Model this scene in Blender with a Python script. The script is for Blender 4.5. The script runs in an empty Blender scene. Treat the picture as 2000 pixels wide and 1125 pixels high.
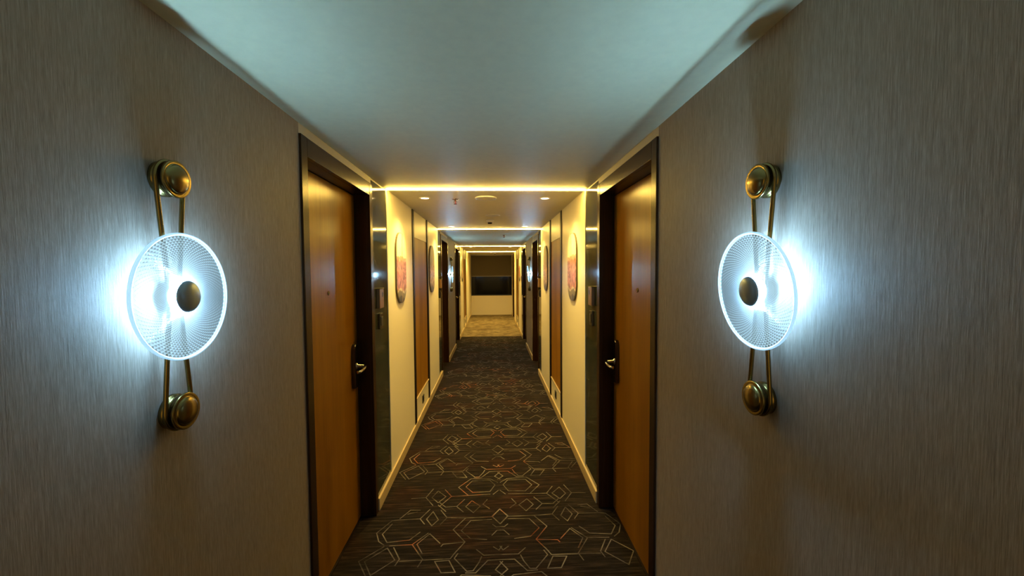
import bpy, bmesh, math, random
from mathutils import Vector, Matrix

# ------------------------------------------------------------------ scene, camera, world, exposure
C = bpy.context.scene.collection
sc = bpy.context.scene
H = 2.417          # ceiling height
XL, XR = -0.8565, 0.777   # corridor wall planes
F_PX = 788.0
YAW, PITCH, ROLL = 0.04816, 0.04213, -0.0070
cam_d = bpy.data.cameras.new('camera')
cam_d.sensor_width = 36.0
cam_d.lens = F_PX * 36.0 / 2000.0
cam_d.clip_start = 0.02
cam = bpy.data.objects.new('camera', cam_d)
C.objects.link(cam)
_F = Vector((math.sin(YAW)*math.cos(PITCH), math.cos(YAW)*math.cos(PITCH), -math.sin(PITCH)))
_R = Vector((math.cos(YAW), -math.sin(YAW), 0))
_U = _R.cross(_F)
_R2 = _R*math.cos(ROLL) + _U*math.sin(ROLL)
_U2 = -_R*math.sin(ROLL) + _U*math.cos(ROLL)
cam.matrix_world = Matrix(((_R2.x, _U2.x, -_F.x, 0), (_R2.y, _U2.y, -_F.y, 0), (_R2.z, _U2.z, -_F.z, 1.75), (0, 0, 0, 1)))
sc.camera = cam
w = bpy.data.worlds.new('night'); sc.world = w; w.use_nodes = True
w.node_tree.nodes['Background'].inputs[0].default_value = (0.01, 0.012, 0.02, 1)
w.node_tree.nodes['Background'].inputs[1].default_value = 0.3
sc.view_settings.view_transform = 'Standard'
sc.view_settings.look = 'None'
sc.view_settings.gamma = 1.0
sc.view_settings.use_curve_mapping = False
sc.view_settings.exposure = 0.0
sc.cycles.use_denoising = True
sc.cycles.max_bounces = 8
sc.cycles.transparent_max_bounces = 12
sc.cycles.sample_clamp_indirect = 4.0
sc.cycles.caustics_reflective = False
sc.cycles.caustics_refractive = False

WARM = (1.0, 0.70, 0.175)
COLD = (0.42, 0.80, 1.16)
LED_STRENGTH = 2500.0        # sconce light engine
STRIP_STRENGTH = 135.0       # ceiling light strips
DOWN_POWER = 112.0           # downlight spots, watt

# ------------------------------------------------------------------ materials
def nmat(name):
    m = bpy.data.materials.new(name); m.use_nodes = True
    nt = m.node_tree
    return m, nt, nt.nodes['Principled BSDF']

def N(nt, t, **kw):
    n = nt.nodes.new(t)
    for k, v in kw.items():
        setattr(n, k, v)
    return n

def simple(name, col, rough=0.5, metal=0.0, coat=0.0, spec=0.5, bump=0.0, bscale=80):
    m, nt, p = nmat(name)
    p.inputs['Base Color'].default_value = (*col, 1)
    p.inputs['Roughness'].default_value = rough
    p.inputs['Metallic'].default_value = metal
    p.inputs['Coat Weight'].default_value = coat
    p.inputs['Coat Roughness'].default_value = 0.08
    p.inputs['Specular IOR Level'].default_value = spec
    # a slight tonal mottle so no surface is perfectly flat
    tc = N(nt, 'ShaderNodeTexCoord'); no = N(nt, 'ShaderNodeTexNoise')
    no.inputs['Scale'].default_value = bscale
    nt.links.new(tc.outputs['Object'], no.inputs['Vector'])
    hs = N(nt, 'ShaderNodeMixRGB', blend_type='MULTIPLY'); hs.inputs[0].default_value = 0.12
    hs.inputs[1].default_value = (*col, 1)
    nt.links.new(no.outputs['Fac'], hs.inputs[2]); nt.links.new(hs.outputs[0], p.inputs['Base Color'])
    if bump:
        b = N(nt, 'ShaderNodeBump'); b.inputs['Strength'].default_value = bump; b.inputs['Distance'].default_value = 0.002
        nt.links.new(no.outputs['Fac'], b.inputs['Height']); nt.links.new(b.outputs[0], p.inputs['Normal'])
    return m

def streaks(nt, scale_xyz, s=1.0, detail=4.0, rough=0.6):
    tc = N(nt, 'ShaderNodeTexCoord'); mp = N(nt, 'ShaderNodeMapping')
    mp.inputs['Scale'].default_value = scale_xyz
    nt.links.new(tc.outputs['Object'], mp.inputs['Vector'])
    no = N(nt, 'ShaderNodeTexNoise'); no.inputs['Scale'].default_value = s
    no.inputs['Detail'].default_value = detail; no.inputs['Roughness'].default_value = rough
    nt.links.new(mp.outputs[0], no.inputs['Vector'])
    return no

def ramp(nt, src, stops):
    r = N(nt, 'ShaderNodeValToRGB')
    e = r.color_ramp.elements
    while len(e) < len(stops): e.new(0.5)
    for i, (p, c) in enumerate(stops):
        e[i].position = p; e[i].color = (*c, 1)
    nt.links.new(src, r.inputs[0])
    return r

def mat_wallpaper():
    m, nt, p = nmat('grasscloth_wallpaper')
    n1 = streaks(nt, (1, 330, 11.0), 1.0, 4, 0.6)
    n2 = streaks(nt, (1, 760, 34.0), 1.0, 3, 0.6)
    mx = N(nt, 'ShaderNodeMath', operation='ADD'); hf = N(nt, 'ShaderNodeMath', operation='MULTIPLY'); hf.inputs[1].default_value = 0.5
    nt.links.new(n1.outputs['Fac'], mx.inputs[0]); nt.links.new(n2.outputs['Fac'], mx.inputs[1]); nt.links.new(mx.outputs[0], hf.inputs[0])
    r = ramp(nt, hf.outputs[0], [(0.34, (0.22, 0.178, 0.142)), (0.5, (0.325, 0.27, 0.215)), (0.66, (0.44, 0.37, 0.305))])
    nt.links.new(r.outputs[0], p.inputs['Base Color'])
    b = N(nt, 'ShaderNodeBump'); b.inputs['Strength'].default_value = 0.35; b.inputs['Distance'].default_value = 0.0015
    nt.links.new(hf.outputs[0], b.inputs['Height']); nt.links.new(b.outputs[0], p.inputs['Normal'])
    p.inputs['Roughness'].default_value = 0.62
    p.inputs['Specular IOR Level'].default_value = 0.25
    return m

def mat_wood(name, c1, c2, c3, rough, coat=0.0, sy=9.0, spec=0.5):
    m, nt, p = nmat(name)
    n1 = streaks(nt, (sy, sy, 0.45), 1.0, 5, 0.55)
    n2 = streaks(nt, (sy*14, sy*14, 3.0), 1.0, 3, 0.6)
    mx = N(nt, 'ShaderNodeMixRGB', blend_type='MIX'); mx.inputs[0].default_value = 0.25
    nt.links.new(n1.outputs['Fac'], mx.inputs[1]); nt.links.new(n2.outputs['Fac'], mx.inputs[2])
    r = ramp(nt, mx.outputs[0], [(0.36, c1), (0.5, c2), (0.64, c3)])
    nt.links.new(r.outputs[0], p.inputs['Base Color'])
    p.inputs['Roughness'].default_value = rough
    p.inputs['Coat Weight'].default_value = coat
    p.inputs['Coat Roughness'].default_value = 0.12
    p.inputs['Specular IOR Level'].default_value = spec
    p.inputs['Specular Tint'].default_value = (1.0, 0.86, 0.55, 1)
    return m

def mat_marble():
    m, nt, p = nmat('dark_green_marble')
    n0 = streaks(nt, (3.0, 3.0, 1.6), 1.0, 6, 0.6)
    base = ramp(nt, n0.outputs['Fac'], [(0.3, (0.012, 0.014, 0.010)), (0.55, (0.035, 0.040, 0.026)), (0.75, (0.075, 0.080, 0.055))])
    tc = N(nt, 'ShaderNodeTexCoord')
    wv = N(nt, 'ShaderNodeTexNoise'); wv.inputs['Scale'].default_value = 1.9; wv.inputs['Detail'].default_value = 3
    nt.links.new(tc.outputs['Object'], wv.inputs['Vector'])
    sb = N(nt, 'ShaderNodeMath', operation='SUBTRACT'); sb.inputs[1].default_value = 0.5
    ab = N(nt, 'ShaderNodeMath', operation='ABSOLUTE')
    nt.links.new(wv.outputs['Fac'], sb.inputs[0]); nt.links.new(sb.outputs[0], ab.inputs[0])
    r2 = ramp(nt, ab.outputs[0], [(0.0, (1, 1, 1)), (0.0025, (0.3, 0.3, 0.3)), (0.006, (0, 0, 0))])
    mx = N(nt, 'ShaderNodeMixRGB'); mx.inputs[2].default_value = (0.36, 0.33, 0.25, 1)
    sc_ = N(nt, 'ShaderNodeMath', operation='MULTIPLY'); sc_.inputs[1].default_value = 0.25
    nt.links.new(r2.outputs[0], sc_.inputs[0]); nt.links.new(sc_.outputs[0], mx.inputs[0]); nt.links.new(base.outputs[0], mx.inputs[1])
    nt.links.new(mx.outputs[0], p.inputs['Base Color'])
    p.inputs['Roughness'].default_value = 0.07
    p.inputs['Specular IOR Level'].default_value = 0.36
    p.inputs['Specular Tint'].default_value = (1.0, 0.92, 0.75, 1)
    return m

def mat_carpet(name, dark, mid, hi, tint, ys=60.0, xs=4.0):
    m, nt, p = nmat(name)
    n1 = streaks(nt, (xs, ys, 1), 1.0, 5, 0.65)
    r = ramp(nt, n1.outputs['Fac'], [(0.32, dark), (0.52, mid), (0.72, hi)])
    n2 = streaks(nt, (2.1, 2.6, 1), 1.0, 2, 0.5)
    r2 = ramp(nt, n2.outputs['Fac'], [(0.35, (1, 1, 1)), (0.5, (0.97, 0.93, 0.90)), (0.66, tint)])
    mu = N(nt, 'ShaderNodeMixRGB', blend_type='MULTIPLY'); mu.inputs[0].default_value = 1.0
    nt.links.new(r.outputs[0], mu.inputs[1]); nt.links.new(r2.outputs[0], mu.inputs[2])
    nt.links.new(mu.outputs[0], p.inputs['Base Color'])
    n3 = streaks(nt, (260, 260, 1), 1.0, 2, 0.5)
    b = N(nt, 'ShaderNodeBump'); b.inputs['Strength'].default_value = 0.6; b.inputs['Distance'].default_value = 0.004
    nt.links.new(n3.outputs['Fac'], b.inputs['Height']); nt.links.new(b.outputs[0], p.inputs['Normal'])
    p.inputs['Roughness'].default_value = 0.95; p.inputs['Specular IOR Level'].default_value = 0.1
    return m

def mat_carpet_line():
    m, nt, p = nmat('carpet_line_pile')
    n1 = streaks(nt, (2.2, 2.2, 1), 1.0, 3, 0.5)
    r = ramp(nt, n1.outputs['Fac'], [(0.30, (0.045, 0.038, 0.032)), (0.43, (0.17, 0.148, 0.125)), (0.57, (0.24, 0.21, 0.175)), (0.65, (0.34, 0.11, 0.05)), (0.69, (0.17, 0.14, 0.12))])
    n2 = streaks(nt, (6, 6, 1), 1.0, 4, 0.6)
    r2 = ramp(nt, n2.outputs['Fac'], [(0.36, (0.25, 0.25, 0.25)), (0.6, (1.0, 1.0, 1.0))])
    mu = N(nt, 'ShaderNodeMixRGB', blend_type='MULTIPLY'); mu.inputs[0].default_value = 1.0
    nt.links.new(r.outputs[0], mu.inputs[1]); nt.links.new(r2.outputs[0], mu.inputs[2])
    nt.links.new(mu.outputs[0], p.inputs['Base Color'])
    p.inputs['Roughness'].default_value = 0.9; p.inputs['Specular IOR Level'].default_value = 0.1
    return m

def emis(name, col, strength):
    m, nt, p = nmat(name)
    p.inputs['Base Color'].default_value = (0.8, 0.8, 0.8, 1)
    p.inputs['Emission Color'].default_value = (*col, 1)
    p.inputs['Emission Strength'].default_value = strength
    return m

def mat_disc(facet=0.72):
    # moulded clear acrylic carrying light from the LED at its centre (edge-lit)
    m = bpy.data.materials.new('prismatic_acrylic'); m.use_nodes = True
    nt = m.node_tree; nt.nodes.clear()
    out = N(nt, 'ShaderNodeOutputMaterial')
    tr = N(nt, 'ShaderNodeBsdfTransparent'); tr.inputs[0].default_value = (0.46, 0.48, 0.50, 1)
    df = N(nt, 'ShaderNodeBsdfDiffuse'); df.inputs[0].default_value = (0.80, 0.90, 0.95, 1)
    gl = N(nt, 'ShaderNodeBsdfGlossy'); gl.inputs['Roughness'].default_value = 0.12
    m2 = N(nt, 'ShaderNodeMixShader'); m2.inputs[0].default_value = 0.5
    nt.links.new(df.outputs[0], m2.inputs[1]); nt.links.new(gl.outputs[0], m2.inputs[2])
    m3 = N(nt, 'ShaderNodeMixShader'); m3.inputs[0].default_value = 0.038
    nt.links.new(tr.outputs[0], m3.inputs[1]); nt.links.new(m2.outputs[0], m3.inputs[2])
    # light guided outward from the hub leaves the prisms through their outward facing slopes
    tc = N(nt, 'ShaderNodeTexCoord')
    fl_ = N(nt, 'ShaderNodeVectorMath', operation='MULTIPLY'); fl_.inputs[1].default_value = (0, 1, 1)
    nt.links.new(tc.outputs['Object'], fl_.inputs[0])
    nr = N(nt, 'ShaderNodeVectorMath', operation='NORMALIZE'); nt.links.new(fl_.outputs[0], nr.inputs[0])
    dt = N(nt, 'ShaderNodeVectorMath', operation='DOT_PRODUCT')
    nt.links.new(nr.outputs[0], dt.inputs[0]); nt.links.new(tc.outputs['Normal'], dt.inputs[1])
    mr = N(nt, 'ShaderNodeMapRange'); mr.inputs[1].default_value = -0.5; mr.inputs[2].default_value = 0.6
    mr.inputs[3].default_value = facet*0.27; mr.inputs[4].default_value = facet
    nt.links.new(dt.outputs['Value'], mr.inputs[0])
    em = N(nt, 'ShaderNodeEmission'); em.inputs[0].default_value = (0.55, 0.85, 1.0, 1)
    nt.links.new(mr.outputs[0], em.inputs[1])
    ad = N(nt, 'ShaderNodeAddShader')
    nt.links.new(m3.outputs[0], ad.inputs[0]); nt.links.new(em.outputs[0], ad.inputs[1])
    nt.links.new(ad.outputs[0], out.inputs[0])
    return m

def mat_print(kind):
    # printed artwork, colours laid out over the board (object space: y across, z up)
    m, nt, p = nmat('art_print_' + kind)
    tc = N(nt, 'ShaderNodeTexCoord'); sx = N(nt, 'ShaderNodeSeparateXYZ')
    nt.links.new(tc.outputs['Object'], sx.inputs[0])
    no = streaks(nt, (7, 7, 5), 1.0, 3, 0.6)
    # z plus noise -> bands
    zz = N(nt, 'ShaderNodeMath', operation='MULTIPLY_ADD'); zz.inputs[1].default_value = 1.5; zz.inputs[2].default_value = 0.5
    nt.links.new(sx.outputs['Z'], zz.inputs[0])
    ns = N(nt, 'ShaderNodeMath', operation='MULTIPLY_ADD'); ns.inputs[1].default_value = 0.16; ns.inputs[2].default_value = -0.08
    nt.links.new(no.outputs['Fac'], ns.inputs[0])
    zn = N(nt, 'ShaderNodeMath', operation='ADD'); nt.links.new(zz.outputs[0], zn.inputs[0]); nt.links.new(ns.outputs[0], zn.inputs[1])
    if kind == 'rose':
        st = [(0.0, (0.05, 0.04, 0.03)), (0.10, (0.16, 0.14, 0.07)), (0.17, (0.50, 0.42, 0.24)), (0.20, (0.40, 0.16, 0.10)), (0.60, (0.50, 0.27, 0.17)), (0.66, (0.85, 0.74, 0.52)), (1.0, (0.88, 0.80, 0.60))]
    else:
        st = [(0.0, (0.02, 0.016, 0.012)), (0.12, (0.06, 0.045, 0.03)), (0.20, (0.36, 0.25, 0.14)), (0.42, (0.38, 0.22, 0.13)), (0.60, (0.24, 0.17, 0.07)), (0.80, (0.15, 0.12, 0.035)), (1.0, (0.08, 0.055, 0.025))]
    base = ramp(nt, zn.outputs[0], st); base.color_ramp.interpolation = 'CONSTANT' if kind == 'rose' else 'LINEAR'
    # cell pattern of small blocks in the middle
    mp = N(nt, 'ShaderNodeMapping'); mp.inputs['Scale'].default_value = (1, 38, 32)
    nt.links.new(tc.outputs['Object'], mp.inputs['Vector'])
    vo = N(nt, 'ShaderNodeTexVoronoi'); vo.inputs['Scale'].default_value = 1.0
    nt.links.new(mp.outputs[0], vo.inputs['Vector'])
    hs = ramp(nt, vo.outputs['Color'], [(0.3, (0.40, 0.30, 0.28)), (0.45, (1, 1, 1)), (0.6, (1.0, 1.0, 1.0)), (0.72, (1.5, 1.6, 1.5))])
    msk = ramp(nt, zn.outputs[0], [(0.17, (0, 0, 0)), (0.2, (0.9, 0.9, 0.9)), (0.6, (0.8, 0.8, 0.8)), (0.66, (0.12, 0.12, 0.12))])
    mu = N(nt, 'ShaderNodeMixRGB', blend_type='MULTIPLY')
    nt.links.new(msk.outputs[0], mu.inputs[0]); nt.links.new(base.outputs[0], mu.inputs[1]); nt.links.new(hs.outputs[0], mu.inputs[2])
    # one thin upright branch line
    ay = N(nt, 'ShaderNodeMath', operation='MULTIPLY_ADD'); ay.inputs[1].default_value = 0.10; ay.inputs[2].default_value = -0.07
    nt.links.new(no.outputs['Fac'], ay.inputs[0])
    s2 = N(nt, 'ShaderNodeMath', operation='ADD'); nt.links.new(sx.outputs['Y'], s2.inputs[0]); nt.links.new(ay.outputs[0], s2.inputs[1])
    ab = N(nt, 'ShaderNodeMath', operation='ABSOLUTE'); nt.links.new(s2.outputs[0], ab.inputs[0])
    lt = N(nt, 'ShaderNodeMath', operation='LESS_THAN'); lt.inputs[1].default_value = 0.011; nt.links.new(ab.outputs[0], lt.inputs[0])
    m3 = N(nt, 'ShaderNodeMixRGB'); m3.inputs[2].default_value = (0.30, 0.20, 0.07, 1)
    nt.links.new(lt.outputs[0], m3.inputs[0]); nt.links.new(mu.outputs[0], m3.inputs[1])
    nt.links.new(m3.outputs[0], p.inputs['Base Color'])
    p.inputs['Roughness'].default_value = 0.45
    return m

M = dict(
    paper=mat_wallpaper(),
    cream=simple('cream_wall_paint', (0.82, 0.74, 0.56), 0.42, bump=0.06, bscale=220),
    ceil=simple('white_ceiling_paint', (0.81, 0.765, 0.52), 0.44, spec=0.1, bscale=30),
    plaster=simple('plaster_band_paint', (0.62, 0.58, 0.45), 0.6, bscale=60),
    casing=mat_wood('dark_lacquered_casing_wood', (0.018, 0.007, 0.003), (0.028, 0.011, 0.004), (0.042, 0.018, 0.007), 0.26, 0.0, spec=0.26),
    leaf=mat_wood('amber_veneer', (0.17, 0.063, 0.002), (0.25, 0.102, 0.003), (0.34, 0.150, 0.007), 0.29, 0.0, 5.0, spec=0.5),
    service=mat_wood('brown_service_veneer', (0.20, 0.085, 0.004), (0.28, 0.128, 0.006), (0.36, 0.175, 0.012), 0.42, 0.0, 5.0, 0.12),
    marble=mat_marble(),
    base=simple('golden_baseboard_wood', (0.62, 0.47, 0.25), 0.35, coat=0.2),
    strip=simple('black_bronze_trim', (0.012, 0.007, 0.005), 0.5, 0.0, spec=0.12),
    brass=simple('antique_brass', (0.27, 0.205, 0.075), 0.25, 1.0, bscale=40),
    nickel=simple('satin_steel', (0.36, 0.47, 0.56), 0.30, 0.4, bscale=40),
    lock=simple('dark_chrome', (0.10, 0.095, 0.09), 0.22, 1.0),
    chrome=simple('polished_chrome', (0.65, 0.62, 0.58), 0.12, 1.0),
    plate=simple('ivory_plastic', (0.75, 0.70, 0.58), 0.4),
    black=simple('black_plastic', (0.012, 0.012, 0.012), 0.3),
    bronze=simple('bronze_sheet', (0.20, 0.10, 0.025), 0.35, 0.2),
    white=simple('white_fixture_plastic', (0.80, 0.78, 0.70), 0.4),
    red=simple('red_glass_bulb', (0.55, 0.05, 0.03), 0.15),
    carpet=mat_carpet('charcoal_carpet', (0.004, 0.003, 0.0025), (0.0155, 0.0115, 0.010), (0.056, 0.040, 0.031), (1.35, 0.92, 0.75)),
    carpet2=mat_carpet('tan_carpet', (0.08, 0.062, 0.035), (0.20, 0.155, 0.09), (0.36, 0.29, 0.17), (0.65, 0.6, 0.6), 9.0, 5.0),
    line=mat_carpet_line(),
    led=emis('sconce_led', COLD, LED_STRENGTH),
    stripled=emis('warm_light_strip', (1.0, 0.64, 0.12), STRIP_STRENGTH),
    downled=emis('downlight_lens_glow', (1.0, 0.80, 0.45), 8.0),
    disc=mat_disc(), back=mat_disc(0.16), glow=emis('sconce_glow_ring', COLD, 58.0),
    rim=None,
    rose=mat_print('rose'), olive=mat_print('olive'),
    board=simple('picture_board_edge', (0.10, 0.075, 0.035), 0.4),
    blind=simple('taupe_blind_fabric', (0.085, 0.068, 0.04), 0.9, bump=0.2, bscale=300),
    rail=simple('blind_rail', (0.35, 0.33, 0.28), 0.4),
    glass=simple('night_window_glass', (0.004, 0.004, 0.004), 0.08, spec=0.25),
    wframe=simple('window_frame_dark', (0.02, 0.02, 0.02), 0.4),
)

# ------------------------------------------------------------------ mesh helpers
def sx_(s, d):
    """x of a point d metres out (+, into the wall) or in (-, into the corridor) from wall side s"""
    return (XR + d) if s > 0 else (XL - d)

def box(bm, x0, x1, y0, y1, z0, z1, mi=0, bev=0.0):
    if x0 > x1: x0, x1 = x1, x0
    v = [bm.verts.new(p) for p in ((x0,y0,z0),(x1,y0,z0),(x1,y1,z0),(x0,y1,z0),(x0,y0,z1),(x1,y0,z1),(x1,y1,z1),(x0,y1,z1))]
    fs = [bm.faces.new([v[i] for i in f]) for f in ((3,2,1,0),(4,5,6,7),(0,1,5,4),(1,2,6,5),(2,3,7,6),(3,0,4,7))]
    for f in fs: f.material_index = mi
    if bev:
        es = list({e for f in fs for e in f.edges})
        r = bmesh.ops.bevel(bm, geom=es, offset=bev, segments=2, profile=0.5, affect='EDGES')
        for f in r['faces']: f.material_index = mi
    return fs

def lathe(bm, prof, seg=48, mi=0, axis='X', sgn=1, c=(0, 0, 0), smooth=True):
    """prof: list of (along, radius); revolved about an axis through c"""
    rings = []
    for (a, r) in prof:
        ring = []
        if r < 1e-6:
            ring = [bm.verts.new(axp(axis, sgn*a, 0, 0, c))]
        else:
            for i in range(seg):
                t = 2*math.pi*i/seg
                ring.append(bm.verts.new(axp(axis, sgn*a, r*math.cos(t), r*math.sin(t), c)))
        rings.append(ring)
    for A, B in zip(rings, rings[1:]):
        n = max(len(A), len(B))
        for i in range(n):
            j = (i+1) % n
            if len(A) == 1 and len(B) == 1: continue
            if len(A) == 1: f = bm.faces.new((A[0], B[i], B[j]))
            elif len(B) == 1: f = bm.faces.new((A[i], B[0], A[j]))
            else: f = bm.faces.new((A[i], B[i], B[j], A[j]))
            f.material_index = mi; f.smooth = smooth
    return rings

def axp(axis, a, u, v, c):
    if axis == 'X': return (c[0]+a, c[1]+u, c[2]+v)
    if axis == 'Z': return (c[0]+u, c[1]+v, c[2]+a)
    return (c[0]+u, c[1]+a, c[2]+v)

def tube(bm, pts, r, seg=10, closed=False, mi=0):
    n = len(pts); rings = []
    pts = [Vector(p) for p in pts]
    up = Vector((1, 0, 0))
    for i, p in enumerate(pts):
        a = pts[(i-1) % n] if (closed or i > 0) else p
        b = pts[(i+1) % n] if (closed or i < n-1) else p
        t = (b-a).normalized()
        u = up - t*up.dot(t)
        if u.length < 1e-3: u = Vector((0, 0, 1)) - t*t.z
        u.normalize(); v = t.cross(u)
        rings.append([bm.verts.new(p + u*math.cos(2*math.pi*k/seg)*r + v*math.sin(2*math.pi*k/seg)*r) for k in range(seg)])
    for i in range(n if closed else n-1):
        A, B = rings[i], rings[(i+1) % n]
        for k in range(seg):
            f = bm.faces.new((A[k], A[(k+1) % seg], B[(k+1) % seg], B[k])); f.smooth = True; f.material_index = mi
    if not closed:
        bm.faces.new(rings[0][::-1]); bm.faces.new(rings[-1])

def obj(name, bm, mats, parent=None, loc=None, fixn=True):
    if fixn: bmesh.ops.recalc_face_normals(bm, faces=bm.faces[:])
    me = bpy.data.meshes.new(name); bm.to_mesh(me); bm.free()
    for m in (mats if isinstance(mats, (list, tuple)) else [mats]): me.materials.append(m)
    o = bpy.data.objects.new(name, me); C.objects.link(o)
    if loc: o.location = loc
    if parent: o.parent = parent
    return o

def struct(name, bm, mats, label=None, cat=None, loc=None):
    o = obj(name, bm, mats, loc=loc); o['kind'] = 'structure'
    if label: o['label'] = label; o['category'] = cat
    return o

def thing(name, label, cat, loc, group=None, kind=None):
    o = bpy.data.objects.new(name, None); C.objects.link(o); o.location = loc
    o.empty_display_size = 0.1
    o['label'] = label; o['category'] = cat
    if group: o['group'] = group
    if kind: o['kind'] = kind
    return o

def dup(root, loc, label, group=None, sx=None):
    r = root.copy(); C.objects.link(r); r.location = loc; r['label'] = label
    if group: r['group'] = group
    for ch in list(root.children):
        c = ch.copy(); C.objects.link(c); c.parent = r
        for g in ch.children:
            d = g.copy(); C.objects.link(d); d.parent = c
    return r

# ------------------------------------------------------------------ layout along the corridor (metres from the camera)
YB, YE = -3.2, 16.14
# doors: (y0, y1, lock_at_far_end)
DOORS = [(1.866, 2.93, True), (6.76, 7.79, False), (9.27, 10.33, True)]
MARBLE = [(2.93, 3.33), (6.38, 6.76), (10.33, 10.75)]
CREAM = [(3.33, 6.38), (10.75, YE)]
BACK_CREAM = (YB, -1.0)  # unseen cream walls added behind the camera for warm fill
PAPER = [(-1.0, 1.866), (7.79, 9.27)]
LOBBY_DOOR = (14.35, 15.45, True)
SERV = {(-1, 0): (4.355, 4.49, 5.255, 5.379), (1, 0): (4.445, 4.575, 5.255, 5.394),
        (-1, 1): (11.95, 12.07, 12.83, 12.95), (1, 1): (11.95, 12.07, 12.83, 12.95)}
FRAME_TOP = 2.371; OPEN_TOP = 2.283; CAS = 0.062; REC = 0.10
T = 0.16   # wall build-up thickness behind the face

def side_name(s): return 'right' if s > 0 else 'left'

# ------------------------------------------------------------------ ceiling and floor
bm = bmesh.new(); box(bm, XL-T-0.1, XR+T+0.1, YB-0.1, YE+0.3, H, H+0.12)
struct('ceiling', bm, M['ceil'], 'smooth white painted corridor ceiling', 'ceiling')

POLY = [[(0.002, 2.899), (0.055, 2.808), (-0.002, 2.724), (-0.057, 2.815), (0.002, 2.899)], [(0.055, 2.808), (0.242, 2.806), (0.319, 2.68), (0.231, 2.55), (0.37, 2.537), (0.381, 2.516)], [(-0.002, 2.695), (0.029, 2.693), (0.052, 2.721)], [(-0.003, 2.658), (0.023, 2.656), (0.057, 2.606)], [(0.059, 2.778), (0.206, 2.772), (0.264, 2.666), (0.198, 2.582), (0.091, 2.566)], [(0.242, 2.806), (0.376, 2.816), (0.43, 2.908)], [(0.376, 2.816), (0.414, 2.742)], [(0.485, 2.895), (0.519, 2.808), (0.471, 2.73), (0.434, 2.795), (0.485, 2.895)], [(0.513, 2.923), (0.565, 2.814), (0.525, 2.753)], [(0.565, 2.814), (0.716, 2.811), (0.758, 2.803), (0.829, 2.674), (0.791, 2.587), (0.748, 2.55)], [(0.539, 2.667), (0.595, 2.59), (0.735, 2.574), (0.787, 2.66), (0.748, 2.767)], [(0.392, 2.548), (0.471, 2.646), (0.538, 2.547), (0.488, 2.454)], [(0.483, 2.653), (0.568, 2.545), (0.478, 2.406)], [(0.568, 2.545), (0.71, 2.541)], [(0.634, 2.364), (0.62, 2.416), (0.68, 2.524)], [(0.615, 2.398), (0.31, 2.403), (0.28, 2.467)], [(0.719, 2.521), (0.826, 2.407), (0.757, 2.292), (0.646, 2.41), (0.719, 2.521)], [(0.744, 2.535), (0.862, 2.411), (0.785, 2.29)], [(0.317, 2.389), (0.402, 2.384), (0.352, 2.29), (0.27, 2.289), (0.317, 2.389)], [(-0.007, 2.421), (0.107, 2.421), (0.154, 2.474)], [(-0.008, 2.378), (0.081, 2.376), (0.151, 2.278), (0.21, 2.28)], [(0.12, 2.41), (0.135, 2.36), (0.167, 2.295), (0.203, 2.293), (0.286, 2.404), (0.268, 2.446)], [(-0.008, 2.362), (0.036, 2.296), (-0.011, 2.245)], [(-0.006, 2.498), (0.013, 2.461), (0.048, 2.494)], [(0.006, 3.155), (0.048, 3.097)], [(0.033, 3.235), (0.074, 3.31), (0.222, 3.309), (0.268, 3.22), (0.208, 3.132), (0.073, 3.14), (0.033, 3.235)], [(0.232, 3.346), (0.328, 3.217), (0.241, 3.092), (0.072, 3.1)], [(0.009, 3.272), (0.068, 3.331), (0.232, 3.346)], [(0.485, 3.172), (0.521, 3.079), (0.464, 3.007), (0.414, 3.086), (0.485, 3.172)], [(0.431, 3.187), (0.371, 3.088), (0.449, 2.957)], [(0.528, 3.204), (0.568, 3.083), (0.499, 2.974)], [(0.241, 3.092), (0.371, 3.088)], [(0.568, 3.083), (0.676, 3.076)], [(0.21, 3.019), (0.252, 2.943), (0.192, 2.865), (0.144, 2.945), (0.21, 3.019)], [(0.266, 3.041), (0.32, 2.95), (0.266, 2.879)], [(0.32, 2.95), (0.401, 2.946), (0.452, 3.008)], [(0.459, 2.977), (0.393, 2.891)], [(0.231, 2.55), (0.295, 2.438)], [(0.076, 2.91), (0.125, 2.966), (0.093, 3.03)], [(0.478, 2.406), (0.497, 2.345)], [(0.582, 2.919), (0.653, 2.924), (0.708, 2.824)], [(0.664, 2.875), (0.6, 2.898)]]
AX, PER, LW = 0.038, 1.08, 0.0066
bm = bmesh.new()
box(bm, XL-T, XR+T, YB, 10.78, -0.06, 0.0, 0)
def seg_quad(a, b, z):
    d = Vector((b[0]-a[0], b[1]-a[1])); 
    if d.length < 1e-4: return
    d.normalize(); n = Vector((-d.y, d.x))*LW/2; e = d*LW*0.35
    q = [(a[0]-e.x+n.x, a[1]-e.y+n.y), (a[0]-e.x-n.x, a[1]-e.y-n.y), (b[0]+e.x-n.x, b[1]+e.y-n.y), (b[0]+e.x+n.x, b[1]+e.y+n.y)]
    if max(p[1] for p in q) > 10.77 or min(p[1] for p in q) < YB+0.01: return
    if min(p[0] for p in q) < XL-REC or max(p[0] for p in q) > XR+REC: return
    f = bm.faces.new([bm.verts.new((x, y, z)) for x, y in q]); f.material_index = 1
    if f.normal.z < 0 or True:
        f.normal_update()
        if f.normal.z < 0: f.normal_flip()
for k in range(-4, 8):
    for pl in POLY:
        for mir in (1, -1):
            pts = [(AX + mir*x, y + k*PER) for x, y in pl]
            for i, (a, b) in enumerate(zip(pts, pts[1:])):
                seg_quad(a, b, 0.0012 + 0.0001*(i % 3) + (0.00004 if mir > 0 else 0.0))
me = bpy.data.meshes.new('floor'); bm.to_mesh(me); bm.free()
me.materials.append(M['carpet']); me.materials.append(M['line'])
fl = bpy.data.objects.new('floor', me); C.objects.link(fl); fl['kind'] = 'structure'
fl['label'] = 'dark charcoal carpet with thin beige and orange hexagon and diamond lines'; fl['category'] = 'carpet'
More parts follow.
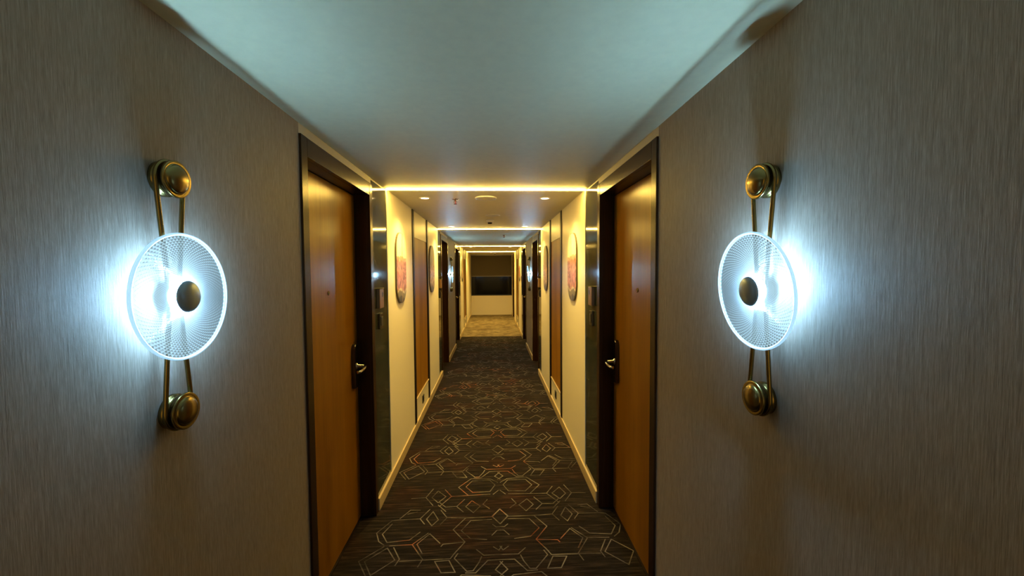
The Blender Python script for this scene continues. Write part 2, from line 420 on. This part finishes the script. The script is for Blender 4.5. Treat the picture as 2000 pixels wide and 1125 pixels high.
bm = bmesh.new(); box(bm, XL-T, XR+T, 10.781, YE+0.1, -0.06, 0.0, 0)
o = struct('floor', bm, M['carpet2'], 'lighter tan mottled carpet at the far end below the window', 'carpet')

# ------------------------------------------------------------------ walls
for s in (-1, 1):
    bm = bmesh.new()
    def wb(d0, d1, y0, y1, z0, z1, mi): box(bm, sx_(s, d0), sx_(s, d1), y0, y1, z0, z1, mi)
    for y0, y1 in PAPER: wb(0, T, y0, y1, 0, H, 0)
    wb(0, T, BACK_CREAM[0], BACK_CREAM[1], 0, H, 1)
    for y0, y1 in MARBLE: wb(0.004, T, y0, y1, 0, H, 2)      # substrate behind the marble slabs
    for i, (y0, y1) in enumerate(CREAM):
        a, b, c_, d_ = SERV[(s, i)]
        segs = [(y0, a), (d_, y1)]
        if s > 0 and i == 1: segs = [(y0, a), (d_, LOBBY_DOOR[0]), (LOBBY_DOOR[1], y1)]
        for u, v in segs: wb(-0.006, T, u, v, 0, H, 1)
        wb(0.012, T, a, d_, 0, H, 2)
    for y0, y1, far in DOORS + ([LOBBY_DOOR] if s > 0 else []):
        wb(0.0, T, y0, y1, FRAME_TOP+0.002, H, 2)               # plaster band over the casing
        wb(REC+0.05, T, y0, y1, 0, FRAME_TOP+0.002, 2)
    struct('wall_'+side_name(s), bm, [M['paper'], M['cream'], M['plaster']],
           side_name(s)+' corridor wall of grey streaked wallpaper and cream painted panels', 'wall')
    # baseboard
    bm = bmesh.new()
    segs = [(YB, DOORS[0][0]), (2.93, 6.76), (7.79, 9.27), (10.33, YE if s < 0 else LOBBY_DOOR[0])]
    if s > 0: segs.append((LOBBY_DOOR[1], YE))
    for u, v in segs: box(bm, sx_(s, -0.0175), sx_(s, 0.004), u+0.001, v-0.001, 0.0, 0.09, 0, 0.0025)
    struct('baseboard_'+side_name(s), bm, M['base'], 'golden wood baseboard along the '+side_name(s)+' wall', 'baseboard')

# ends
bm = bmesh.new(); box(bm, XL-T, XR+T, YB-0.1, YB, 0, H)
struct('wall_back', bm, M['cream'], 'cream wall closing the corridor behind the viewer', 'wall')
bm = bmesh.new(); box(bm, XL-T, XR+T, YE, YE+0.12, 0, 0.771, 0); box(bm, XL-T, XR+T, YE, YE+0.12, 2.405, H, 0)
struct('wall_front', bm, [M['cream']], 'cream wall under the window at the corridor end', 'wall')
bm = bmesh.new()
WX0, WX1 = XL+0.002, XR-0.002
for a in ((WX0, WX0+0.03, 0.771, 2.405), (WX1-0.03, WX1, 0.771, 2.405), (WX0+0.03, WX1-0.03, 0.771, 0.81), (WX0+0.03, WX1-0.03, 2.37, 2.405)):
    box(bm, a[0], a[1], YE+0.03, YE+0.08, a[2], a[3], 0, 0.002)
wn = struct('window_1', bm, M['wframe'], 'wide night-black window filling the corridor end', 'window')
bm = bmesh.new(); box(bm, WX0+0.03, WX1-0.03, YE+0.05, YE+0.056, 0.81, 2.37)
obj('pane', bm, M['glass'], wn)
# roller blind
rb = thing('roller_blind', 'taupe fabric roller blind pulled halfway down the end window', 'blind', ((XL+XR)/2, YE+0.015, 2.405))
hw = (XR-XL)/2-0.02
bm = bmesh.new(); box(bm, -hw, hw, -0.002, 0.002, -0.85, -0.03); obj('blind_fabric', bm, M['blind'], rb)
bm = bmesh.new(); box(bm, -hw, hw, -0.009, 0.006, -0.868, -0.848, 0, 0.003); obj('bottom_rail', bm, M['rail'], rb)
bm = bmesh.new(); lathe(bm, [(-hw, 0), (-hw, 0.02), (hw, 0.02), (hw, 0)], 20, axis='X', c=(0, 0.0, -0.022)); obj('roller_tube', bm, M['rail'], rb)

# ------------------------------------------------------------------ doors
def lock_mesh_plate(s):
    # tall plate with an arched top, face towards the corridor; origin on the leaf face at plate centre
    bm = bmesh.new(); w2, h0, h1 = 0.034, -0.15, 0.115
    pr = [(-w2, h0+0.01), (-w2+0.01, h0), (w2-0.01, h0), (w2, h0+0.01), (w2, h1)]
    for k in range(1, 12):
        t = math.pi*k/12; pr.append((w2*math.cos(t), h1+0.037*math.sin(t)))
    pr.append((-w2, h1))
    th = 0.026
    A = [bm.verts.new((0, y, z)) for y, z in pr]; B = [bm.verts.new((-s*th*0.8, y, z)) for y, z in pr]
    Cc = [bm.verts.new((-s*th, y*0.86, z*0.975)) for y, z in pr]
    n = len(pr)
    for R0, R1 in ((A, B), (B, Cc)):
        for i in range(n):
            bm.faces.new((R0[i], R0[(i+1) % n], R1[(i+1) % n], R1[i]))
    bm.faces.new(Cc); bm.faces.new(A[::-1])
    return bm

def make_door(s, idx, y0, y1, far, label):
    root = thing('door_%d' % idx, label, 'door', (sx_(s, 0), y0, 0), kind='structure')
    W = y1-y0
    def X(d): return s*d
    # frame: casing faces, head casing, deep jamb linings
    bm = bmesh.new()
    box(bm, X(-0.010), X(0.02), 0.0, CAS, 0, FRAME_TOP, 0, 0.0025)
    box(bm, X(-0.010), X(0.02), W-CAS, W, 0, FRAME_TOP, 0, 0.0025)
    box(bm, X(-0.009), X(0.02), CAS, W-CAS, OPEN_TOP, FRAME_TOP, 0, 0.0025)
    obj('door_frame', bm, M['casing'], root)
    bm = bmesh.new()
    box(bm, X(0.02), X(REC+0.04), 0.012, CAS-0.006, 0, OPEN_TOP+0.02, 0)
    box(bm, X(0.02), X(REC+0.04), W-CAS+0.006, W-0.012, 0, OPEN_TOP+0.02, 0)
    box(bm, X(0.02), X(REC+0.04), CAS-0.006, W-CAS+0.006, OPEN_TOP, OPEN_TOP+0.02, 0)
    obj('jamb_lining', bm, M['casing'], root)
    bm = bmesh.new()
    box(bm, X(REC), X(REC+0.045), CAS-0.003, W-CAS+0.003, 0.006, OPEN_TOP-0.003, 0, 0.0015)
    leaf = obj('door_leaf', bm, M['leaf'], root)
    # peephole
    bm = bmesh.new()
    lathe(bm, [(0, 0.0), (0, 0.0125), (0.004, 0.0125), (0.005, 0.010), (0.0035, 0.007), (0.0045, 0)], 24, axis='X', sgn=-s, c=(X(REC), W/2+0.0, 1.628))
    obj('peephole', bm, M['brass'], leaf)
    yl = (W-CAS-0.085) if far else (CAS+0.085)
    dirn = -1 if far else 1
    bm = lock_mesh_plate(s); pl = obj('lock_plate', bm, M['lock'], leaf, loc=(X(REC), yl, 1.108))
    # lever
    bm = bmesh.new()
    lathe(bm, [(0.022, 0), (0.022, 0.024), (0.030, 0.024), (0.034, 0.012), (0.075, 0.010), (0.075, 0)], 20, axis='X', sgn=-s, c=(X(REC), yl, 1.108))
    tube(bm, [(X(REC-0.068), yl, 1.108), (X(REC-0.085), yl+dirn*0.010, 1.106), (X(REC-0.088), yl+dirn*0.035, 1.102), (X(REC-0.086), yl+dirn*0.075, 1.097), (X(REC-0.080), yl+dirn*0.115, 1.094), (X(REC-0.070), yl+dirn*0.125, 1.094)], 0.0095, 12)
    obj('lever_handle', bm, M['chrome'], leaf)
    # dark threshold strip
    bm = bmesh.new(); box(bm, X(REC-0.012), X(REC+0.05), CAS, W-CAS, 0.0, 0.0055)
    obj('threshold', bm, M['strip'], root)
    return root

side_words = {-1: 'left', 1: 'right'}
n = 0
dl = ['nearest %s amber wood guest room door beside the big glass wall light',
      'second %s guest room door, just before the far glowing wall light',
      'third %s guest room door, just beyond the far glowing wall light']
for i, (y0, y1, far) in enumerate(DOORS):
    for s in (-1, 1):
        n += 1; make_door(s, n, y0, y1, far, dl[i] % side_words[s])
make_door(1, n+1, *LOBBY_DOOR, 'last dark framed door on the right next to the end window')

# ------------------------------------------------------------------ marble slabs between doors and cream walls
n = 0
ml = ['dark veined marble panel between the nearest %s door and cream wall',
      'dark marble panel between the %s cream wall and second door',
      'dark marble panel just past the third %s door']
for i, (y0, y1) in enumerate(MARBLE):
    for s in (-1, 1):
        n += 1; bm = bmesh.new()
        box(bm, sx_(s, -0.002), sx_(s, 0.004), y0+0.0015, y1-0.0015, 0.0, 2.402, 0, 0.001)
        struct('trim_%d' % n, bm, M['marble'], ml[i] % side_words[s], 'marble panel')

# ------------------------------------------------------------------ service cupboards (wood panel between two dark strips)
def make_service(s, i, idx):
    a, b, c_, d_ = SERV[(s, i)]
    where = 'nearer' if i == 0 else 'farther'
    root = thing('door_%d' % idx, '%s flat wood service door between dark strips in the %s cream wall' % (where, side_words[s]), 'door', (sx_(s, 0), a, 0), kind='structure')
    def X(d): return s*d
    B, Cc, D = b-a, c_-a, d_-a
    for u, v in ((0, B*0.62), (Cc+ (D-Cc)*0.3, D)):
        bm = bmesh.new(); box(bm, X(-0.014), X(0.012), u, v, 0.0, H-0.002, 0, 0.002); obj('door_frame', bm, M['strip'], root)
    u0, u1 = B*0.62, Cc+(D-Cc)*0.3
    bm = bmesh.new(); box(bm, X(-0.002), X(0.012), u0+0.001, u1-0.001, 0.345, 2.125, 0, 0.002); obj('door_leaf', bm, M['service'], root)
    bm = bmesh.new(); box(bm, X(-0.004), X(0.012), u0+0.001, u1-0.001, 2.127, H-0.002); obj('upper_panel', bm, M['cream'], root)
    bm = bmesh.new(); box(bm, X(-0.004), X(0.012), u0+0.001, u1-0.001, 0.0, 0.343); obj('lower_panel', bm, M['cream'], root)
    bm = bmesh.new(); box(bm, X(-0.014), X(-0.002), u0+0.001, u1-0.001, 0.330, 0.345, 0, 0.002); obj('ledge', bm, M['base'], root)
    # power outlet on the lower panel
    t = thing('power_outlet', '%s dark power outlet low on the %s cream panel below the wood door' % (where, side_words[s]), 'outlet', (sx_(s, -0.004), (a+u0+a+u1)/2, 0.215))
    bm = bmesh.new(); box(bm, 0, -s*0.008, -0.045, 0.045, -0.045, 0.045, 0, 0.002); pp = obj('faceplate', bm, M['black'], t)
    bm = bmesh.new()
    for yy in (-0.018, 0.018): lathe(bm, [(0, 0), (0, 0.008), (0.0012, 0.008), (0.0012, 0)], 16, axis='X', sgn=-s, c=(-s*0.008, yy, 0.0))
    obj('socket', bm, M['lock'], pp)
k = 7
for i in (0, 1):
    for s in (-1, 1):
        k += 1; make_service(s, i, k)

# ------------------------------------------------------------------ little boxes on the marble
def plaque(s, y, where, z=1.552):
    t = thing('room_plaque', 'bronze box plaque with dark screen on %s' % where, 'plaque', (sx_(s, -0.002), y, z))
    bm = bmesh.new(); box(bm, 0, -s*0.028, -0.055, 0.055, -0.072, 0.072, 0, 0.004); b0 = obj('plaque_body', bm, M['bronze'], t)
    bm = bmesh.new(); box(bm, -s*0.0275, -s*0.0295, 0.004, 0.038, 0.012, 0.046, 0, 0.0005); obj('screen', bm, M['black'], t)
    bm = bmesh.new(); box(bm, -s*0.0, -s*0.031, -0.057, 0.057, 0.0722, 0.0775, 0, 0.001); obj('top_cap', bm, M['brass'], t)
    t2 = thing('doorbell_switch', 'dark metal switch plate under the bronze plaque on %s' % where, 'switch', (sx_(s, -0.002), y+0.02*(1 if y < 5 or y > 10 else -1), z-0.172))
    bm = bmesh.new(); box(bm, 0, -s*0.018, -0.043, 0.043, -0.058, 0.058, 0, 0.003); b1 = obj('switch_body', bm, M['lock'], t2)
    bm = bmesh.new(); box(bm, -s*0.0178, -s*0.0215, -0.024, 0.024, -0.034, 0.034, 0, 0.002); obj('button', bm, M['black'], b1)
for s in (-1, 1):
    plaque(s, 3.055 if s < 0 else 3.07, 'the nearest %s marble panel' % side_words[s])
    plaque(s, 6.60, 'the second %s marble panel' % side_words[s])
    plaque(s, 10.47, 'the third %s marble panel' % side_words[s])

# ------------------------------------------------------------------ pictures with rounded ends
def picture(s, y, wdt, kind, label):
    t = thing('wall_picture', label, 'picture', (sx_(s, -0.006), y, 1.785), group=None)
    def outline(w2, h2, r):
        o = []
        for cy, cz, a0 in ((w2-r, h2-r, 0), (-w2+r, h2-r, 90), (-w2+r, -h2+r, 180), (w2-r, -h2+r, 270)):
            for q in range(9):
                a = math.radians(a0+q*90/8); o.append((cy+r*math.cos(a), cz+r*math.sin(a)))
        return o
    def slab(w2, h2, r, x0, x1):
        bm = bmesh.new(); o = outline(w2, h2, r)
        A = [bm.verts.new((x0, y_, z_)) for y_, z_ in o]; B = [bm.verts.new((x1, y_, z_)) for y_, z_ in o]
        m_ = len(o)
        for i_ in range(m_): bm.faces.new((A[i_], A[(i_+1) % m_], B[(i_+1) % m_], B[i_]))
        bm.faces.new(A); bm.faces.new(B[::-1]); return bm
    r = wdt/2*0.86
    obj('picture_board', slab(wdt/2, 0.322, r, 0, -s*0.014), M['board'], t)
    obj('art_print', slab(wdt/2-0.006, 0.316, r-0.006, -s*0.014, -s*0.016), M[kind], t)
picture(-1, 3.77, 0.39, 'rose', 'tall rounded rose and cream art panel, nearest on the left wall')
picture(1, 3.83, 0.42, 'rose', 'tall rounded rose and cream art panel, nearest on the right wall')
picture(-1, 5.67, 0.44, 'olive', 'olive brown rounded art panel beyond the left wood service door')
picture(1, 5.765, 0.42, 'olive', 'olive brown rounded art panel beyond the right wood service door')
picture(-1, 11.35, 0.40, 'olive', 'small far rounded art panel on the left cream wall')
picture(1, 11.35, 0.40, 'rose', 'small far rounded art panel on the right cream wall')

# ------------------------------------------------------------------ sconces
def make_sconce(s, y, z, label, tilt=0.0):
    root = thing('wall_sconce', label, 'wall light', (sx_(s, 0), y, z), 'prismatic glass disc wall sconces')
    def part(name, build, mat, parent):
        bm = bmesh.new(); build(bm)
        return obj(name, bm, mat, parent)
    KZ = 0.3045
    # brass knobs top and bottom
    for sg in (1, -1):
        prof = [(0, 0), (0, 0.042), (0.002, 0.045), (0.013, 0.045), (0.015, 0.040), (0.027, 0.040), (0.029, 0.0445), (0.034, 0.0445), (0.036, 0.048), (0.041, 0.048), (0.043, 0.0455), (0.0405, 0.0405), (0.0415, 0.037)]
        for q in range(1, 9):
            a = math.pi/2*q/8; prof.append((0.0415+0.014*math.sin(a), 0.037*math.cos(a)))
        prof[-1] = (0.0555, 0.0)
        part('brass_knob', lambda bm: lathe(bm, prof, 64, axis='X', sgn=-s, c=(0, 0, sg*KZ)), M['brass'], root)
    # closed rod loop passing over the knobs and behind the disc
    pts = []; R = 0.0455; xd = -s*0.021
    a0 = 6
    for q in range(0, 25):
        a = math.radians(-a0 + (180+2*a0)*q/24); pts.append((xd, R*math.cos(a), KZ+R*math.sin(a)))
    pts += [(xd, -0.0305, 0.150), (xd, -0.018, 0.03), (xd, -0.018, -0.03), (xd, -0.0305, -0.150)]
    for q in range(0, 25):
        a = math.radians(180-a0 + (180+2*a0)*q/24); pts.append((xd, R*math.cos(a), -KZ+R*math.sin(a)))
    pts += [(xd, 0.0305, -0.150), (xd, 0.018, -0.03), (xd, 0.018, 0.03), (xd, 0.0305, 0.150)]
    part('rod_loop', lambda bm: tube(bm, pts, 0.0058, 12, True), M['brass'], root)
    # mounting stem from the wall to the light module
    part('stem', lambda bm: lathe(bm, [(0, 0), (0, 0.028), (0.003, 0.028), (0.005, 0.011), (0.0265, 0.011), (0.0275, 0.033), (0.0285, 0.033), (0.0285, 0)], 32, axis='X', sgn=-s), M['brass'], root)
    part('glow_ring', lambda bm: lathe(bm, [(0.029, 0), (0.029, 0.034), (0.0435, 0.036), (0.0435, 0)], 40, axis='X', sgn=-s), M['glow'], root)
    part('led_module', lambda bm: lathe(bm, [(0.0445, 0), (0.0445, 0.036), (0.055, 0.036), (0.055, 0)], 40, axis='X', sgn=-s), M['led'], root)
    # disc
    ND, R0, R1 = 80, 0.0372, 0.1585
    K = int(round(math.log(R1/R0)/(math.pi/ND*1.08)))
    rr = [R0*math.exp(math.log(R1/R0)*k/K) for k in range(K+1)]
    XD = 0.047
    bm = bmesh.new(); V = []
    for k in range(K+1):
        V.append([bm.verts.new((-s*XD, rr[k]*math.cos(2*math.pi*(j+0.5*(k % 2))/ND), rr[k]*math.sin(2*math.pi*(j+0.5*(k % 2))/ND))) for j in range(ND)])
    for k in range(K-1):
        for j in range(ND):
            # diamond: bottom V[k][j], sides on ring k+1, top on ring k+2
            jl = j if k % 2 == 1 else (j-1) % ND
            jr = (j+1) % ND if k % 2 == 1 else j
            b_, l_, r_, t_ = V[k][j], V[k+1][jl], V[k+1][jr], V[k+2][j]
            mid = (b_.co+l_.co+r_.co+t_.co)/4
            rad = math.hypot(mid.y, mid.z)
            ap = bm.verts.new((mid.x - s*rad*0.030, mid.y, mid.z))
            for p, q in ((b_, r_), (r_, t_), (t_, l_), (l_, b_)):
                f = bm.faces.new((p, q, ap)); f.normal_update()
                if f.normal.x*(-s) < 0: f.normal_flip()
    disc = obj('glass_disc', bm, M['disc'], root, fixn=False)
    # smooth back face and rounded rim
    part('disc_back', lambda b: lathe(b, [(0.044, 0.0372), (0.044, 0.1585)], 96, axis='X', sgn=-s), M['back'], disc)
    part('disc_rim', lambda b: lathe(b, [(0.044, 0.1583), (0.0428, 0.162), (0.0438, 0.1652), (0.0472, 0.166), (0.0508, 0.165), (0.0512, 0.161), (0.0475, 0.1583)], 128, axis='X', sgn=-s), M['rim'], disc)
    # cap
    cp = [(0.0552, 0.0), (0.0552, 0.0405), (0.056, 0.0415)]
    for q in range(1, 9):
        a = math.pi/2*q/8; cp.append((0.056+0.016*math.sin(a), 0.0412*math.cos(a)))
    cp[-1] = (0.072, 0)
    cap = part('center_cap', lambda b: lathe(b, cp, 64, axis='X', sgn=-s), M['nickel'], root)
    if tilt:      # the glass hangs very slightly out of true, top edge leaning off the wall
        piv = Vector((-s*0.047, 0, 0))
        for o_ in (disc, cap):
            o_.matrix_local = Matrix.Translation(piv) @ Matrix.Rotation(tilt, 4, 'Y') @ Matrix.Translation(-piv)
    return root

rm, nt, p = nmat('acrylic_rim'); M['rim'] = rm
p.inputs['Base Color'].default_value = (0.82, 0.92, 0.97, 1); p.inputs['Roughness'].default_value = 0.15
p.inputs['Emission Color'].default_value = (*COLD, 1); p.inputs['Emission Strength'].default_value = 0.9

SY, SZ = 1.10, 1.689
s1 = make_sconce(-1, SY, SZ, 'large glowing prismatic disc sconce on the left wallpaper, nearest the viewer')
s2 = make_sconce(1, SY, SZ, 'large glowing prismatic disc sconce on the right wallpaper, nearest the viewer', math.radians(-5.0))
dup(s1, (XL, 8.22, SZ), 'small far glowing disc sconce between the second and third left doors')
dup(s2, (XR, 8.22, SZ), 'small far glowing disc sconce between the second and third right doors')

# ------------------------------------------------------------------ ceiling light strips
XM = (XL+XR)/2
hwid = (XR-XL)/2-0.010
def make_strip():
    t = thing('ceiling_light_strip', '', 'light strip', (XM, 0, H), 'warm light strips across the ceiling')
    bm = bmesh.new(); box(bm, -hwid, hwid, -0.016, 0.016, -0.003, 0); obj('mounting_channel', bm, M['white'], t)
    bm = bmesh.new(); box(bm, -hwid, hwid, -0.014, 0.014, -0.010, -0.003, 0, 0.002); obj('diffuser', bm, M['stripled'], t)
    return t
st = make_strip(); st.location.y = 3.312; st['label'] = 'warm glowing light strip across the ceiling, nearest and widest'
dup(st, (XM, 6.392, H), 'second warm light strip across the ceiling, past the olive art panels')
dup(st, (XM, 10.74, H), 'third warm light strip across the ceiling, past the far sconces')
dup(st, (XM, 13.80, H), 'last warm light strip across the ceiling, before the window lobby')

# ------------------------------------------------------------------ downlights
def make_down():
    t = thing('recessed_downlight', '', 'downlight', (0, 0, H), 'small round ceiling downlights')
    bm = bmesh.new(); lathe(bm, [(0, 0.052), (-0.004, 0.052), (-0.005, 0.047), (-0.004, 0.036), (0.0, 0.034)], 40, axis='Z'); obj('trim_ring', bm, M['white'], t)
    bm = bmesh.new(); lathe(bm, [(-0.0035, 0), (-0.0035, 0.0345), (-0.0005, 0.0345), (-0.0005, 0)], 32, axis='Z'); obj('lens', bm, M['downled'], t)
    return t
first = None
spots = [(-0.606, 3.725, 'left downlight of the first pair, before the nearest ring vent'), (0.488, 3.725, 'right downlight of the first pair, before the nearest ring vent'),
         (-0.605, 6.045, 'left downlight of the second pair, by the second light strip'), (0.490, 6.045, 'right downlight of the second pair, by the second light strip'),
         (-0.59, 11.2, 'left downlight just beyond the third light strip'), (0.49, 11.2, 'right downlight just beyond the third light strip'),
         (-0.59, 13.4, 'left downlight just before the last light strip'), (0.49, 13.4, 'right downlight just before the last light strip'),
         (-0.59, -2.5, 'left fill downlight added behind the viewer'), (0.49, -2.5, 'right fill downlight added behind the viewer'),  # unseen pair, added as warm fill for the near walls
         (-0.044, 14.44, 'single central downlight in front of the end window')]
for i, (x, y, lab) in enumerate(spots):
    if first is None: first = make_down(); first.location = (x, y, H); first['label'] = lab
    else: dup(first, (x, y, H), lab)
    L = bpy.data.lights.new('downlight_beam', 'SPOT'); L.energy = DOWN_POWER; L.color = WARM
    L.spot_size = math.radians(120); L.spot_blend = 1.0; L.shadow_soft_size = 0.03
    lo = bpy.data.objects.new('downlight_beam', L); C.objects.link(lo); lo.location = (x, y, H-0.012)

# ------------------------------------------------------------------ other ceiling fittings
t = thing('ceiling_vent', 'larger round raised ring vent in the middle of the ceiling, nearest', 'vent', (-0.053, 3.70, H))
bm = bmesh.new(); lathe(bm, [(0, 0.097), (-0.006, 0.099), (-0.012, 0.094), (-0.012, 0.086), (-0.004, 0.082), (-0.003, 0.0)], 56, axis='Z'); obj('vent_ring', bm, M['white'], t)
bm = bmesh.new(); lathe(bm, [(-0.003, 0), (-0.010, 0.0), (-0.011, 0.070), (-0.009, 0.074), (-0.004, 0.074)], 48, axis='Z'); obj('vent_disc', bm, M['ceil'], t)
t = thing('ceiling_speaker', 'smaller round flat ring on the ceiling behind the larger vent', 'speaker', (0.010, 4.86, H))
bm = bmesh.new(); lathe(bm, [(0, 0.088), (-0.004, 0.088), (-0.006, 0.080), (-0.003, 0.076), (-0.003, 0)], 48, axis='Z'); obj('speaker_ring', bm, M['white'], t)
bm = bmesh.new(); lathe(bm, [(-0.003, 0), (-0.0045, 0.0), (-0.0045, 0.070), (-0.003, 0.070)], 40, axis='Z'); obj('speaker_grille', bm, M['plaster'], t)
def detector(x, y, label):
    t = thing('smoke_detector', label, 'smoke detector', (x, y, H))
    bm = bmesh.new(); lathe(bm, [(0, 0), (0, 0.052), (-0.014, 0.052), (-0.018, 0.046), (-0.034, 0.040), (-0.034, 0)], 36, axis='Z'); obj('detector_base', bm, M['white'], t)
    bm = bmesh.new(); lathe(bm, [(-0.034, 0), (-0.034, 0.030), (-0.050, 0.026), (-0.052, 0)], 32, axis='Z'); obj('sensor_head', bm, M['strip'], t)
detector(-0.027, 5.30, 'smoke detector with dark sensor hanging behind the two ceiling rings')
detector(0.10, 14.95, 'small ceiling detector hanging in front of the end window')
def sprinkler(x, y, label):
    t = thing('fire_sprinkler', label, 'sprinkler', (x, y, H), 'pendant fire sprinklers')
    bm = bmesh.new(); lathe(bm, [(0, 0), (0, 0.032), (-0.003, 0.032), (-0.006, 0.022), (-0.006, 0)], 32, axis='Z'); obj('escutcheon', bm, M['chrome'], t)
    bm = bmesh.new(); lathe(bm, [(-0.006, 0), (-0.006, 0.009), (-0.018, 0.009), (-0.018, 0)], 16, axis='Z')
    for sg in (-1, 1): tube(bm, [(sg*0.008, 0, -0.016), (sg*0.013, 0, -0.026), (sg*0.010, 0, -0.040), (0, 0, -0.046)], 0.0022, 8)
    lathe(bm, [(-0.046, 0), (-0.046, 0.016), (-0.048, 0.017), (-0.049, 0)], 20, axis='Z')
    obj('sprinkler_frame', bm, M['bronze'], t)
    bm = bmesh.new(); lathe(bm, [(-0.018, 0), (-0.020, 0.0035), (-0.040, 0.0035), (-0.045, 0)], 12, axis='Z'); obj('glass_bulb', bm, M['red'], t)
sprinkler(-0.336, 3.78, 'red tipped fire sprinkler left of the nearest ring vent')
sprinkler(0.22, 7.50, 'small dark fire sprinkler on the grey ceiling before the far sconces')
sprinkler(-0.071, 10.45, 'tiny dark fire sprinkler at the third light strip')
